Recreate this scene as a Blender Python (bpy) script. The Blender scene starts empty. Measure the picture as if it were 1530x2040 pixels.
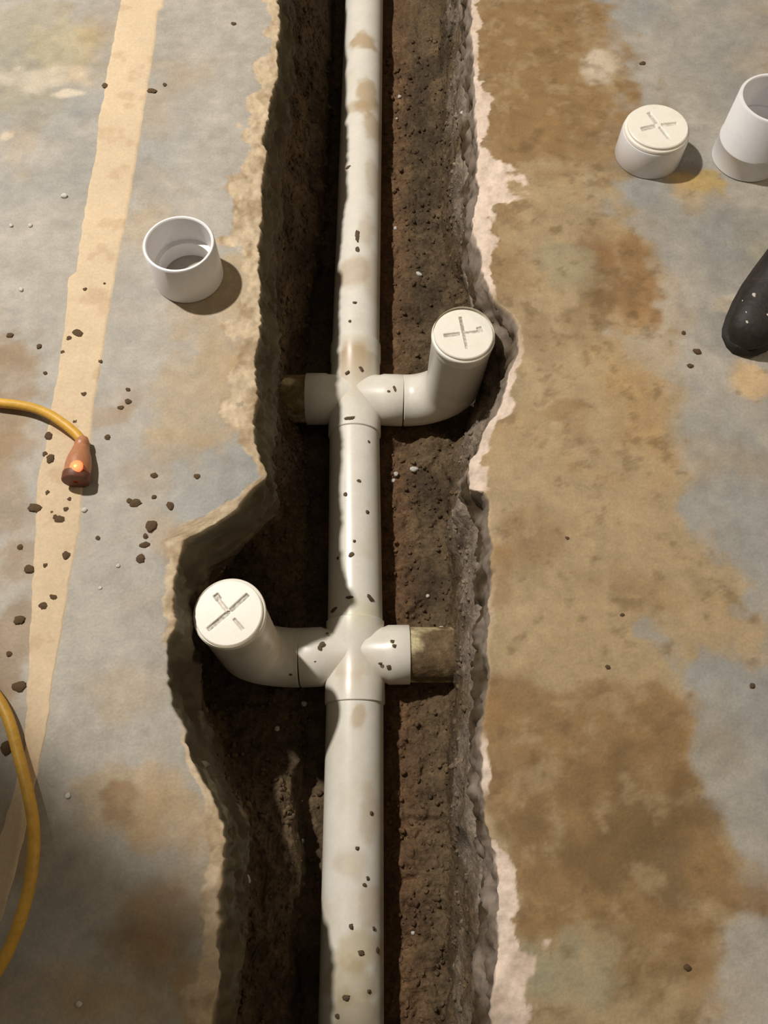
import bpy, math, random
import numpy as np
from mathutils import Vector, Matrix

# ------------------------------------------------------------------ camera, world, lights, exposure
H = 0.975                      # camera height above the concrete floor (m)
TH = math.radians(67.0)        # pitch below the horizontal
F = 1600.0                     # focal length in pixels of the 1530x2040 frame
CX, CY = 765.0, 1020.0
ST, CT = math.sin(TH), math.cos(TH)
scene = bpy.context.scene
COL = scene.collection

cam_d = bpy.data.cameras.new('camera')
cam = bpy.data.objects.new('camera', cam_d)
COL.objects.link(cam)
cam.location = (0, 0, H)
cam.rotation_euler = (math.radians(90) - TH, 0, 0)
cam_d.sensor_fit = 'VERTICAL'
cam_d.sensor_height = 36.0
cam_d.lens = 36.0 * F / 2040.0
cam_d.clip_start = 0.02
scene.camera = cam

world = bpy.data.worlds.new('world')
scene.world = world
world.use_nodes = True
bg = world.node_tree.nodes['Background']
bg.inputs[0].default_value = (1.0, 0.86, 0.66, 1)
bg.inputs[1].default_value = 0.145

scene.view_settings.view_transform = 'Standard'
scene.view_settings.look = 'None'
scene.view_settings.gamma = 1.0
scene.view_settings.use_curve_mapping = False
scene.view_settings.exposure = 0.1


def aim(o, target):
    d = Vector(target) - o.location
    o.rotation_euler = d.to_track_quat('-Z', 'Y').to_euler()


kd = bpy.data.lights.new('work_light', 'SPOT')
kd.energy = 325
kd.color = (1.0, 0.955, 0.90)
kd.spot_size = math.radians(42.6)
kd.spot_blend = 0.12
kd.shadow_soft_size = 0.05
key = bpy.data.objects.new('work_light', kd)
COL.objects.link(key)
key.location = (-1.25, 1.45, 2.4)
aim(key, (0.15, 0.97, 0))

wd = bpy.data.lights.new('ceiling_lamp', 'AREA')
wd.shape = 'DISK'
wd.size = 0.22
wd.energy = 6.5
wd.color = (1.0, 0.80, 0.55)
warm = bpy.data.objects.new('ceiling_lamp', wd)
COL.objects.link(warm)
warm.location = (1.9, 0.75, 1.35)
aim(warm, (0.2, 0.55, 0))

# ------------------------------------------------------------------ helpers
rng = np.random.RandomState(7)
random.seed(7)


def P(x, y, z=0.0):
    """point at height z seen at pixel x, y of the photograph"""
    v = (y - CY) / F
    d = (H - z) / (ST + CT * v)
    return Vector(((x - CX) / F * d, d * (CT - ST * v), z))


def PXY(pts, z):
    a = np.array([P(x, y, z)[:2] for x, y in pts])
    a = a[np.argsort(a[:, 1])]
    return a


def pscale(y, z=0.0):
    return (H - z) / (ST + CT * (y - CY) / F) / F


def lin(r, g, b):
    f = lambda c: (c / 255 / 12.92) if c / 255 <= 0.04045 else ((c / 255 + 0.055) / 1.055) ** 2.4
    return np.array([f(r), f(g), f(b)])


PERM = rng.permutation(4096)
RV = rng.rand(4096)


def vnoise(x, y, z=0.0):
    x, y, z = np.broadcast_arrays(np.asarray(x, float), np.asarray(y, float), np.asarray(z, float))
    xi = np.floor(x).astype(int); yi = np.floor(y).astype(int); zi = np.floor(z).astype(int)
    fx, fy, fz = x - xi, y - yi, z - zi
    fx = fx * fx * (3 - 2 * fx); fy = fy * fy * (3 - 2 * fy); fz = fz * fz * (3 - 2 * fz)
    h = lambda a, b, c: RV[PERM[(PERM[(PERM[a & 4095] + b) & 4095] + c) & 4095]]
    r = 0
    for a, wa in ((0, 1 - fx), (1, fx)):
        for b, wb in ((0, 1 - fy), (1, fy)):
            for c, wc in ((0, 1 - fz), (1, fz)):
                r = r + h(xi + a, yi + b, zi + c) * wa * wb * wc
    return r * 2 - 1


def fbm(x, y, z=0.0, oct=4, gain=0.5):
    r = 0; a = 1.0; s = 1.0; t = 0
    for i in range(oct):
        r = r + a * vnoise(x * s + 17.3 * i, y * s + 5.1 * i, z * s + 3.7 * i)
        t += a; a *= gain; s *= 2.03
    return r / t


def sstep(a, b, x):
    t = np.clip((x - a) / (b - a), 0, 1)
    return t * t * (3 - 2 * t)


def put(o, label=None, cat=None, group=None, kind=None, parent=None):
    if label: o['label'] = label
    if cat: o['category'] = cat
    if group: o['group'] = group
    if kind: o['kind'] = kind
    if parent: o.parent = parent
    return o


def obj(name, me, parent=None):
    o = bpy.data.objects.new(name, me)
    COL.objects.link(o)
    if parent: o.parent = parent
    return o


def empty(name, loc):
    o = bpy.data.objects.new(name, None)
    o.empty_display_size = 0.05
    o.location = loc
    COL.objects.link(o)
    return o


def raw_mesh(name, V, Fq, mat, col=None, smooth=True):
    """V (n,3); Fq list/array of quads (m,4) or list of polygons"""
    me = bpy.data.meshes.new(name)
    V = np.asarray(V, float).reshape(-1, 3)
    if isinstance(Fq, np.ndarray):
        n = len(Fq)
        me.vertices.add(len(V)); me.vertices.foreach_set('co', V.ravel())
        me.loops.add(n * 4); me.loops.foreach_set('vertex_index', Fq.ravel().astype(np.int32))
        me.polygons.add(n)
        me.polygons.foreach_set('loop_start', np.arange(0, n * 4, 4, dtype=np.int32))
        me.polygons.foreach_set('loop_total', np.full(n, 4, np.int32))
        me.update(calc_edges=True)
        me.validate()
    else:
        me.from_pydata([tuple(v) for v in V], [], [tuple(f) for f in Fq])
    if smooth:
        me.polygons.foreach_set('use_smooth', np.ones(len(me.polygons), bool))
    if col is not None:
        a = me.color_attributes.new('col', 'FLOAT_COLOR', 'POINT')
        c = np.ones((len(V), 4)); c[:, :3] = np.clip(col.reshape(-1, 3), 0.003, 0.95)
        a.data.foreach_set('color', c.ravel())
    me.materials.append(mat)
    return me


def grid_faces(r, c, wrap=False, flip=False):
    i = np.arange(r - 1)[:, None]
    j = np.arange(c if wrap else c - 1)[None, :]
    jn = (j + 1) % c
    q = np.stack([i * c + j, i * c + jn, (i + 1) * c + jn, (i + 1) * c + j], -1).reshape(-1, 4)
    return q[:, ::-1] if flip else q


def nodes(name):
    m = bpy.data.materials.new(name)
    m.use_nodes = True
    nt = m.node_tree
    b = nt.nodes['Principled BSDF']
    return m, nt, b


def surf(name, base=None, rough=0.6, spec=0.5, fine=0.25, fscale=300, bump=0.2, bscale=400, bdist=0.002,
         blotch=0.0, blscale=30, coat=0.0, sss=0.0, emit=None):
    """principled material: colour from the mesh's own colours (or base) with fine grain and relief"""
    m, nt, b = nodes(name)
    L = nt.links.new
    tc = nt.nodes.new('ShaderNodeTexCoord')
    if base is None:
        a = nt.nodes.new('ShaderNodeAttribute'); a.attribute_name = 'col'; c = a.outputs['Color']
    else:
        a = nt.nodes.new('ShaderNodeRGB'); a.outputs[0].default_value = (*base, 1); c = a.outputs[0]
    for amt, sc in ((fine, fscale), (blotch, blscale)):
        if amt <= 0: continue
        n = nt.nodes.new('ShaderNodeTexNoise'); n.inputs['Scale'].default_value = sc
        n.inputs['Detail'].default_value = 4; n.inputs['Roughness'].default_value = 0.65
        L(tc.outputs['Object'], n.inputs['Vector'])
        mr = nt.nodes.new('ShaderNodeMapRange')
        mr.inputs['From Min'].default_value = 0.3; mr.inputs['From Max'].default_value = 0.7
        mr.inputs['To Min'].default_value = 1 - amt; mr.inputs['To Max'].default_value = 1 + amt
        L(n.outputs['Fac'], mr.inputs['Value'])
        vm = nt.nodes.new('ShaderNodeVectorMath'); vm.operation = 'SCALE'
        L(c, vm.inputs[0]); L(mr.outputs['Result'], vm.inputs['Scale'])
        c = vm.outputs['Vector']
    L(c, b.inputs['Base Color'])
    b.inputs['Roughness'].default_value = rough
    b.inputs['Specular IOR Level'].default_value = spec
    if coat: b.inputs['Coat Weight'].default_value = coat
    if sss:
        b.inputs['Subsurface Weight'].default_value = sss
        b.inputs['Subsurface Radius'].default_value = (0.006, 0.004, 0.003)
    if bump > 0:
        n = nt.nodes.new('ShaderNodeTexNoise'); n.inputs['Scale'].default_value = bscale
        n.inputs['Detail'].default_value = 5; n.inputs['Roughness'].default_value = 0.6
        L(tc.outputs['Object'], n.inputs['Vector'])
        bp = nt.nodes.new('ShaderNodeBump'); bp.inputs['Strength'].default_value = bump
        bp.inputs['Distance'].default_value = bdist
        L(n.outputs['Fac'], bp.inputs['Height']); L(bp.outputs['Normal'], b.inputs['Normal'])
    if emit:
        b.inputs['Emission Color'].default_value = (*emit[0], 1)
        b.inputs['Emission Strength'].default_value = emit[1]
    return m


M_FLOOR = surf('concrete_floor', rough=0.62, spec=0.35, fine=0.10, fscale=260, bump=0.25, bscale=220, blotch=0.10, blscale=45)
M_SOIL = surf('trench_soil', rough=0.8, spec=0.3, fine=0.38, fscale=170, bump=0.7, bscale=160, bdist=0.006, blotch=0.3, blscale=38)
M_STRIPE = surf('cream_stripe', rough=0.75, spec=0.2, fine=0.07, fscale=240, bump=0.2, bscale=200, blotch=0.05, blscale=30)
M_PVC = surf('white_pvc', rough=0.33, spec=0.5, fine=0.03, fscale=200, bump=0.03, bscale=120, blotch=0.04, blscale=35)
M_FRESH = surf('clean_white_pvc', base=(0.79, 0.775, 0.775), rough=0.36, spec=0.5, fine=0.03, fscale=150, bump=0.02, bscale=100)
M_CAP = surf('cap_white_pvc', rough=0.42, spec=0.45, fine=0.03, fscale=150, bump=0.02, bscale=100)
M_MUDPIPE = surf('muddy_pvc', rough=0.7, spec=0.3, fine=0.3, fscale=150, bump=0.5, bscale=150, bdist=0.004, blotch=0.3, blscale=50)
M_CLOD = surf('dark_dirt', base=tuple(lin(104, 84, 62)), rough=0.9, spec=0.15, fine=0.35, fscale=300, bump=0.6, bscale=350)
M_MUD = surf('mud_fleck', base=tuple(lin(104, 88, 68)), rough=0.8, spec=0.2, fine=0.3, fscale=400, bump=0.4, bscale=400)
M_STONE = surf('pale_stone', base=(0.62, 0.58, 0.52), rough=0.6, spec=0.4, fine=0.15, fscale=300, bump=0.4, bscale=300)
M_CORD = surf('yellow_rubber', base=tuple(lin(205, 158, 62)), rough=0.45, spec=0.4, fine=0.12, fscale=160, bump=0.15, bscale=200, blotch=0.15, blscale=25)
M_PLUG = surf('amber_plug', base=tuple(lin(178, 122, 86)), rough=0.4, spec=0.5, fine=0.15, fscale=160, bump=0.1, sss=0.5)
M_PLUGDARK = surf('plug_face', base=tuple(lin(110, 66, 48)), rough=0.5, spec=0.4, fine=0.2, fscale=200, bump=0.1)
M_GLOW = surf('indicator_glow', base=(1, 0.25, 0.08), fine=0, bump=0, emit=((1.0, 0.10, 0.035), 1.6))
M_GLOWCORE = surf('indicator_core', base=(1, 0.7, 0.3), fine=0, bump=0, emit=((1.0, 0.48, 0.09), 1.3))
M_BOOT = surf('black_rubber', base=(0.020, 0.015, 0.011), rough=0.6, spec=0.4, fine=0.3, fscale=120, bump=0.4, bscale=150, blotch=0.35, blscale=30)
M_LACE = surf('boot_sole', base=(0.028, 0.024, 0.02), rough=0.75, spec=0.3, fine=0.2, fscale=150, bump=0.3)

# ------------------------------------------------------------------ outlines of the broken concrete (photo pixels on the floor plane)
EDGE_L = [(556, -300), (556, -60), (555, 0), (553, 40), (548, 90), (552, 130), (545, 170), (540, 200), (528, 240), (525, 275),
          (530, 305), (524, 340), (520, 380), (516, 430), (514, 470), (514, 520), (517, 560), (514, 600), (516, 640),
          (508, 683), (511, 720), (510, 782), (504, 815), (502, 873), (510, 902), (533, 945), (494, 984), (453, 1025),
          (420, 1046), (366, 1074), (360, 1100), (350, 1136), (342, 1169), (346, 1235), (335, 1280), (340, 1342), (342, 1400),
          (360, 1430), (372, 1480), (390, 1540), (425, 1590), (436, 1640), (442, 1690), (440, 1740), (436, 1790),
          (430, 1850), (434, 1900), (432, 1950), (420, 2000), (417, 2040), (412, 2150), (400, 2300)]
EDGE_R = [(930, -300), (936, -60), (938, 0), (943, 40), (940, 60), (944, 118), (946, 176), (946, 235), (952, 294), (954, 373),
          (942, 439), (956, 502), (972, 565), (981, 593), (1020, 628), (1034, 664), (1036, 703), (1014, 746),
          (1010, 793), (989, 828), (967, 856), (957, 887), (938, 915), (932, 970), (963, 979), (973, 997), (977, 1075),
          (981, 1150), (976, 1194), (974, 1259), (976, 1368), (963, 1473), (958, 1564), (963, 1630), (978, 1682),
          (989, 1730), (991, 1826), (993, 1935), (980, 2001), (982, 2040), (985, 2150), (990, 2300)]
CHIP_L = [(-60, 22), (0, 25), (100, 22), (130, 44), (180, 36), (215, 50), (280, 46), (310, 26), (345, 66), (420, 78), (480, 80),
          (510, 30), (560, 34), (600, 60), (660, 66), (700, 28), (760, 62), (830, 66), (860, 26), (920, 24), (950, 10), (1000, 26),
          (1040, 44), (1075, 40), (1130, 18), (1230, 20), (1300, 6), (1420, 6), (1500, 14), (1600, 14), (1650, 44), (1760, 30), (1900, 32),
          (1950, 60), (2000, 90), (2100, 90)]
CHIP_R = [(-60, 10), (0, 14), (50, 18), (80, 8), (150, 8), (185, 30), (240, 22), (290, 8), (315, 30), (340, 62), (400, 58), (440, 38), (500, 26),
          (560, 12), (600, 5), (700, 8), (780, 14), (830, 26), (870, 22), (910, 34), (970, 36), (980, 3), (1100, 4), (1200, 8), (1450, 5),
          (1480, 12), (1550, 16), (1600, 6), (1670, 6), (1690, 30), (1730, 42), (1800, 52), (1860, 60), (1950, 58), (2040, 56), (2150, 50)]


def yspace(a, b, dense0, dense1, step, coarse):
    lo = np.arange(a, dense0, coarse); mid = np.arange(dense0, dense1, step); hi = np.arange(dense1, b + 1e-6, coarse)
    return np.concatenate([lo, mid, hi])


def img_y(Y, z=0.0):
    """photo row of a floor point at distance Y (rows depend on Y only)"""
    t = Y / (H - z)
    v = (CT - t * ST) / (ST + t * CT)
    return CY + F * v


EL = PXY(EDGE_L, 0.0); ER = PXY(EDGE_R, 0.0)


def edge_x(Y, E, side):
    x = np.interp(Y, E[:, 1], E[:, 0])
    x = x + 0.0065 * fbm(Y * 38, side * 9.0, 0.3, 4) + 0.0035 * fbm(Y * 160, side * 4.0, 0.7, 3)
    return x


# ---- albedo of the floor, in named tints, with stains laid out as soft patches
GREY = lin(164, 157, 145); GREYB = lin(148, 146, 140); TAN = lin(168, 146, 111); BROWN = lin(140, 112, 74); DBROWN = lin(116, 92, 58)
RUST = lin(142, 114, 80); PALE = lin(202, 188, 166); PINK = lin(216, 196, 178); OLIVE = lin(150, 140, 112)
PATCH = [  # (x, y, rx, ry, tint, strength)  px
    # right slab
    (1080, 120, 170, 190, BROWN, 1.0), (1050, 330, 110, 160, BROWN, .95), (1190, 260, 130, 90, BROWN, .8), (1010, 480, 60, 130, BROWN, .8),
    (1200, 125, 38, 34, PALE, .8), (1120, 450, 130, 140, TAN, .9), (1380, 390, 70, 50, TAN, .7), (1390, 370, 60, 26, lin(176, 150, 90), .8),
    (1200, 560, 46, 100, RUST, 1.0), (1265, 560, 34, 80, RUST, .85), (1100, 640, 110, 60, TAN, .7), (1085, 690, 60, 50, RUST, .6),
    (1190, 640, 60, 60, DBROWN, .55), (1130, 540, 60, 50, OLIVE, .7), (1150, 800, 190, 140, TAN, 1.0), (1080, 920, 150, 130, TAN, 1.0), (1210, 900, 130, 190, TAN, 1.0),
    (1150, 850, 30, 40, RUST, .5), (1100, 820, 50, 20, BROWN, .6), (1120, 1080, 180, 170, TAN, 1.0), (1270, 1120, 120, 110, TAN, .9), (1060, 1080, 80, 80, BROWN, .6),
    (1230, 1200, 120, 60, BROWN, .5), (1420, 1130, 60, 60, TAN, .95), (1400, 1230, 70, 70, TAN, .9), (1470, 1270, 70, 40, TAN, .7), (1500, 1290, 40, 60, TAN, .6), (1440, 1050, 40, 40, TAN, .6),
    (1150, 1280, 190, 120, TAN, 1.0), (1040, 1380, 70, 80, BROWN, .9), (1180, 1420, 190, 110, BROWN, .8), (1130, 1340, 70, 40, TAN, .9),
    (1250, 1330, 80, 50, TAN, .9), (1300, 1420, 80, 60, BROWN, .8), (1170, 1530, 200, 120, BROWN, 1.0), (1220, 1620, 210, 130, DBROWN, .9), (1340, 1560, 90, 90, BROWN, 1.0),
    (1380, 1640, 80, 110, DBROWN, .85), (1120, 1650, 130, 110, BROWN, .9), (1270, 1740, 220, 110, DBROWN, .85), (1100, 1760, 70, 60, BROWN, .9), (1420, 1760, 70, 90, BROWN, 1.0),
    (1510, 1790, 50, 60, RUST, .9), (1240, 1830, 210, 50, BROWN, 1.0), (1200, 1930, 210, 70, OLIVE, .8), (1310, 1900, 120, 60, BROWN, .8), (1300, 1970, 120, 60, DBROWN, .7), (1150, 2010, 150, 50, TAN, .8),
    (1010, 1450, 50, 120, BROWN, .9), (1010, 1580, 50, 90, BROWN, .9), (1040, 1640, 60, 60, DBROWN, .6), (1020, 1250, 50, 90, TAN, .9), (1000, 1130, 40, 60, BROWN, .5),
    (1360, 1990, 80, 70, TAN, .7), (1090, 1920, 40, 60, OLIVE, .9), (1500, 760, 50, 40, lin(196, 168, 130), 1.0), (1455, 612, 40, 16, PALE, .8), (1500, 520, 50, 60, OLIVE, .5),
    (1480, 1000, 90, 160, GREYB, .9), (1440, 900, 90, 120, GREYB, .6), (1440, 480, 60, 80, GREYB, .6), (1490, 1600, 60, 150, GREY, .5), (1300, 1270, 30, 30, GREYB, .7),
    # left slab
    (60, 120, 120, 120, OLIVE, .5), (130, 90, 60, 50, lin(176, 164, 130), .5), (90, 150, 90, 26, PALE, .55), (140, 190, 26, 12, PALE, .9), (10, 270, 14, 12, PALE, .9),
    (300, 380, 60, 60, TAN, .25), (440, 660, 90, 90, TAN, .6), (400, 780, 110, 90, TAN, .65), (350, 880, 60, 60, TAN, .5), (225, 820, 50, 22, RUST, .5), (250, 800, 30, 40, RUST, .35),
    (470, 560, 60, 50, TAN, .7), (300, 960, 60, 50, TAN, .35), (340, 1090, 30, 44, RUST, .6), (310, 1070, 50, 50, TAN, .5), (30, 700, 50, 40, RUST, .6), (20, 720, 60, 60, BROWN, .5), (10, 850, 60, 90, BROWN, .7),
    (20, 960, 60, 120, BROWN, .5), (40, 1110, 50, 80, RUST, .5), (30, 1300, 40, 120, RUST, .6), (250, 1370, 90, 60, TAN, .35), (250, 1600, 120, 60, TAN, .7), (250, 1610, 40, 26, BROWN, .8), (330, 1640, 90, 40, TAN, .6),
    (330, 1830, 90, 90, BROWN, .5), (140, 1900, 160, 120, GREYB, .6), (120, 1990, 160, 60, TAN, .35), (60, 1800, 60, 120, GREYB, .4), (380, 1960, 50, 60, TAN, .6), (15, 1700, 40, 90, BROWN, .6), (300, 1900, 80, 60, BROWN, .35),
]


a_dirt = lambda c: sstep(1.25, 1.9, c[:, 0] / np.maximum(c[:, 2], 1e-4))
MUD_EDGE = [(-200, 1150), (0, 1180), (150, 1250), (300, 1200), (400, 1140), (500, 1300), (600, 1290), (700, 1250), (800, 1380), (1000, 1350), (1150, 1470), (1250, 1400), (1300, 1330), (1450, 1380), (1600, 1430), (1750, 1490), (1850, 1500), (1920, 1420), (2040, 1400), (2200, 1380)]


def floor_colour(X, Y, dist, chip, side):
    base = GREY[None] * (1 + 0.10 * fbm(X * 9, Y * 9, side, 4))[:, None]
    m = sstep(0.0, 0.45, fbm(X * 5 + 4, Y * 5, 2.2, 4))
    base = base * (1 - m[:, None]) + GREYB[None] * m[:, None]
    wx = X + 0.035 * fbm(X * 13, Y * 13, 5.0, 5, 0.6); wy = Y + 0.035 * fbm(X * 13, Y * 13, 9.0, 5, 0.6)
    fine = fbm(X * 40, Y * 40, 1.0, 4)
    if side > 0:   # dried mud tracked along the right slab
        yb, xb = zip(*MUD_EDGE)
        bp_ = np.array([P(x, y, 0)[:2] for x, y in zip(xb, yb)]); bp_ = bp_[np.argsort(bp_[:, 1])]
        lim = np.interp(wy, bp_[:, 1], bp_[:, 0])
        a = 0.9 * sstep(0.02, -0.02, wx - lim + 0.03 * fine)
        base = base * (1 - a[:, None]) + TAN[None] * a[:, None]
    for (x, y, rx, ry, tint, s) in PATCH:
        if (x > 750) != (side > 0): continue
        c = P(x, y, 0); sc = pscale(y)
        sy = abs(P(x, y - 10, 0).y - P(x, y + 10, 0).y) / 20
        r = np.sqrt(((wx - c.x) / (rx * sc)) ** 2 + ((wy - c.y) / (ry * sy)) ** 2)
        a = s * sstep(1.3, 0.6, r + 0.55 * fine)
        base = base * (1 - a[:, None]) + tint[None] * a[:, None]
    mot = fbm(X * 22, Y * 22, 3.3, 5, 0.6)
    base = base * (1 + 0.20 * mot + 0.15 * fbm(X * 60, Y * 60, 7.7, 4, 0.6))[:, None]
    warm_ = 0.55 * sstep(0.0, 0.5, fbm(X * 8 + 2, Y * 8 + 6, 4.1, 5, 0.6))
    base = base * (1 - warm_[:, None]) + base * (lin(172, 151, 120) / GREY)[None] * warm_[:, None]
    if side > 0:   # darker crumbly mud spots within the mud
        sp = a_dirt(base) * sstep(0.08, 0.42, fbm(X * 52 + 1, Y * 52, 8.3, 4, 0.65)) * 0.55
        base = base * (1 - sp[:, None]) + (DBROWN * 0.9)[None] * sp[:, None]
        sp = a_dirt(base) * sstep(0.10, 0.45, fbm(X * 36 + 7, Y * 36 + 2, 3.9, 4, 0.65)) * 0.5
        base = base * (1 - sp[:, None]) + TAN[None] * sp[:, None]
    # freshly broken concrete along the edge
    tint = (PINK if side > 0 else lin(192, 172, 142))
    ct = tint[None] * (1 + 0.16 * fbm(X * 70, Y * 70, 6.1, 3))[:, None]
    mud = (0.75 if side < 0 else 0.3) * sstep(-0.05, 0.35, fbm(X * 34 + 3, Y * 34, 2.9, 4, 0.6))
    ct = ct * (1 - mud[:, None]) + lin(150, 126, 94)[None] * mud[:, None]
    return base * (1 - chip[:, None]) + ct * chip[:, None]


def build_slab(name, side):
    E = ER if side > 0 else EL
    CH = np.array(CHIP_R if side > 0 else CHIP_L, float)
    Y = yspace(-1.0, 2.8, -0.24, 1.5, 0.0030, 0.03)
    n = len(Y)
    iy = img_y(Y)
    ex = edge_x(Y, E, side)
    cw = np.interp(iy, CH[:, 0], CH[:, 1]) * 0.975 / (ST + CT * (iy - CY) / F) / F
    # distances inland from the edge
    din = np.concatenate([np.linspace(0, 0.06, 31), np.linspace(0.064, 0.62, 110), np.linspace(0.66, 1.7, 20)])
    rows = []
    cols = []
    YY = np.repeat(Y[:, None], len(din), 1)
    XX = ex[:, None] + side * din[None, :]
    # relax inner points so far columns are straight
    far = E[:, 0].mean()
    t = sstep(0.12, 0.6, din)[None, :]
    XX = XX * (1 - t) + (far + side * din[None, :]) * t
    D = np.abs(XX - ex[:, None])
    wob = fbm(XX * 45, YY * 45, side * 3.0, 4)
    w = cw[:, None] * (1.0 if side > 0 else 0.85) * (1.0 + 1.1 * wob)
    chip = sstep(1.05, 0.85, D / np.maximum(w, 1e-4)) * sstep(0.0035, 0.0085, cw)[:, None]
    depth = np.clip(1 - D / np.maximum(w, 1e-4), 0, 1)
    Z = -0.0045 * depth ** 1.2 * np.clip(cw[:, None] / 0.03, .15, 1.2) * (1 + 0.5 * fbm(XX * 90, YY * 90, 1.7, 3))
    Z += chip * 0.0028 * fbm(XX * 110, YY * 110, 4.4, 3) + 0.0006 * fbm(XX * 16, YY * 16, 8.8, 3)
    colr = floor_colour(XX.ravel(), YY.ravel(), D.ravel(), chip.ravel(), side).reshape(n, len(din), 3)
    # broken side face going down
    nz = 16
    V = [np.stack([XX, YY, Z], -1)[:, ::-1]]
    C = [colr[:, ::-1]]
    wallV = []; wallC = []
    z0 = Z[:, 0]
    ks = np.ones(21) / 21
    exs = np.convolve(np.pad(ex, 10, mode='edge'), ks, 'valid')
    for k in range(1, nz + 1):
        f = k / nz
        zz = z0 - f * 0.105
        rough = 0.014 * fbm(Y * 26, zz * 40 + side * 7, 2.0, 4) * min(1, f * 3) + 0.008 * fbm(Y * 90, zz * 110, side * 5.0, 3) * min(1, f * 4)
        out = -side * (0.012 * f if side < 0 else 0.006 * f)
        gs = min(1, 2.2 * f)
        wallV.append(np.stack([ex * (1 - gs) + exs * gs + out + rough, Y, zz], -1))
        g = lin(96, 88, 66) if side < 0 else lin(138, 124, 110)  # left face: soil-smeared tone, with its shade also put into the colour
        sp = 1 + 0.35 * fbm(Y * 50, zz * 50, 1.5, 4)
        mix = sstep(-0.15, 0.35, fbm(Y * 24, zz * 24, 6.6, 3) + f * 0.5 - 0.2)
        c = (g[None] * (1 - mix[:, None]) + lin(78, 64, 44)[None] * mix[:, None]) * sp[:, None]
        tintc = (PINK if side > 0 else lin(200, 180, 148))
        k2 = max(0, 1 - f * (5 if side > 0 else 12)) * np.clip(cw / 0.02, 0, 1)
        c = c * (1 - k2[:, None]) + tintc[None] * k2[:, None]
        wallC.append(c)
    # underside back in
    for off in (0.05, 0.25):
        wallV.append(np.stack([ex + side * off, Y, np.full(n, -0.115)], -1)); wallC.append(np.tile(lin(90, 76, 56), (n, 1)))
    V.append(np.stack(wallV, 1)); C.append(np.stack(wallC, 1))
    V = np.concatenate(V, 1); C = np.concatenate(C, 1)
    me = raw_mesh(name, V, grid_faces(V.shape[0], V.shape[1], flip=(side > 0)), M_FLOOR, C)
    # orientation: make the top face up
    o = obj(name, me)
    return o


fl = build_slab('floor_left', -1)
put(fl, 'grey concrete floor left of the trench with a broken chipped edge', 'floor', kind='structure')
fr = build_slab('floor_right', 1)
put(fr, 'brown-stained concrete floor right of the trench with pale chipped edge', 'floor', kind='structure')

# ------------------------------------------------------------------ trench soil
AX = -0.295                     # height of the pipe axis
R_PIPE = 0.0445


def track(pts, z):
    return PXY(pts, z)


Yt = yspace(-1.0, 2.8, -0.26, 1.75, 0.0032, 0.03)
xl = np.interp(Yt, EL[:, 1], EL[:, 0]); xr = np.interp(Yt, ER[:, 1], ER[:, 0])
kk = np.ones(9) / 9
pad = lambda a: np.convolve(np.pad(a, 4, mode='edge'), kk, 'valid')
xl, xr = pad(xl), pad(xr)
# left bench where the wall foot meets the bank, then lip of the groove beside the pipe
BENCH = [(586, -300, -.20), (590, 0, -.20), (575, 300, -.20), (560, 500, -.21), (556, 700, -.22), (548, 800, -.24), (560, 900, -.22), (560, 960, -.23), (480, 1060, -.27), (420, 1120, -.31),
         (392, 1200, -.345), (385, 1300, -.35), (400, 1400, -.335), (430, 1480, -.29), (470, 1580, -.24), (490, 1700, -.22), (482, 1800, -.21), (474, 1900, -.21), (465, 2040, -.21), (450, 2300, -.21)]
LIP = [(655, -300, -.28), (652, 0, -.28), (641, 300, -.28), (628, 450, -.28), (604, 620, -.29), (590, 720, -.33), (590, 820, -.345), (600, 900, -.31), (608, 1000, -.31), (612, 1120, -.33), (606, 1220, -.35),
       (600, 1300, -.352), (600, 1400, -.345), (588, 1500, -.30), (582, 1620, -.28), (592, 1740, -.26), (578, 1800, -.265), (568, 1900, -.265), (566, 2040, -.265), (560, 2300, -.265)]
FOOT = [(870, -300, -.325), (876, 0, -.325), (878, 300, -.325), (880, 450, -.325), (905, 560, -.33), (960, 640, -.345), (975, 720, -.35), (962, 800, -.35), (925, 860, -.335), (880, 930, -.325), (888, 1000, -.325),
        (895, 1150, -.325), (892, 1250, -.315), (895, 1320, -.31), (896, 1400, -.325), (888, 1550, -.325), (890, 1700, -.325), (893, 1850, -.325), (893, 2040, -.325), (890, 2300, -.325)]


def trk(L):
    a = np.array([[*P(x, y, z)[:2], z] for x, y, z in L]); a = a[np.argsort(a[:, 1])]
    return np.interp(Yt, a[:, 1], a[:, 0]), np.interp(Yt, a[:, 1], a[:, 2])


bx, bz = trk(BENCH); lx, lz = trk(LIP); fx, fz = trk(FOOT)
AXIS = [(734, -260), (706, 795), (708, 1305), (699, 2200)]
aA = np.array([P(x, y, AX)[:2] for x, y in AXIS]); aA = aA[np.argsort(aA[:, 1])]
axis_x = lambda Y: np.interp(Y, aA[:, 1], aA[:, 0])
px_ = axis_x(Yt)
BOT = AX - R_PIPE - 0.006
prof = [  # (x, z, points to next, roughness)
    (xl - 0.10, np.full_like(Yt, -0.085), 5), (xl - 0.015, np.full_like(Yt, -0.085), 5), (xl + 0.012, np.full_like(Yt, -0.105), 34), (bx, bz, 46), (lx, lz, 16),
    (np.minimum(lx + 0.012, px_ - 0.05), np.full_like(Yt, BOT - 0.004), 14), (px_ - 0.01, np.full_like(Yt, BOT - 0.003), 22),
    (px_ + 0.055, np.full_like(Yt, BOT + 0.004), 36), (fx, fz, 46), (xr - 0.010, np.full_like(Yt, -0.100), 5), (xr + 0.015, np.full_like(Yt, -0.085), 5), (xr + 0.10, np.full_like(Yt, -0.085), 0)]
SX = []; SZ = []
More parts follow.
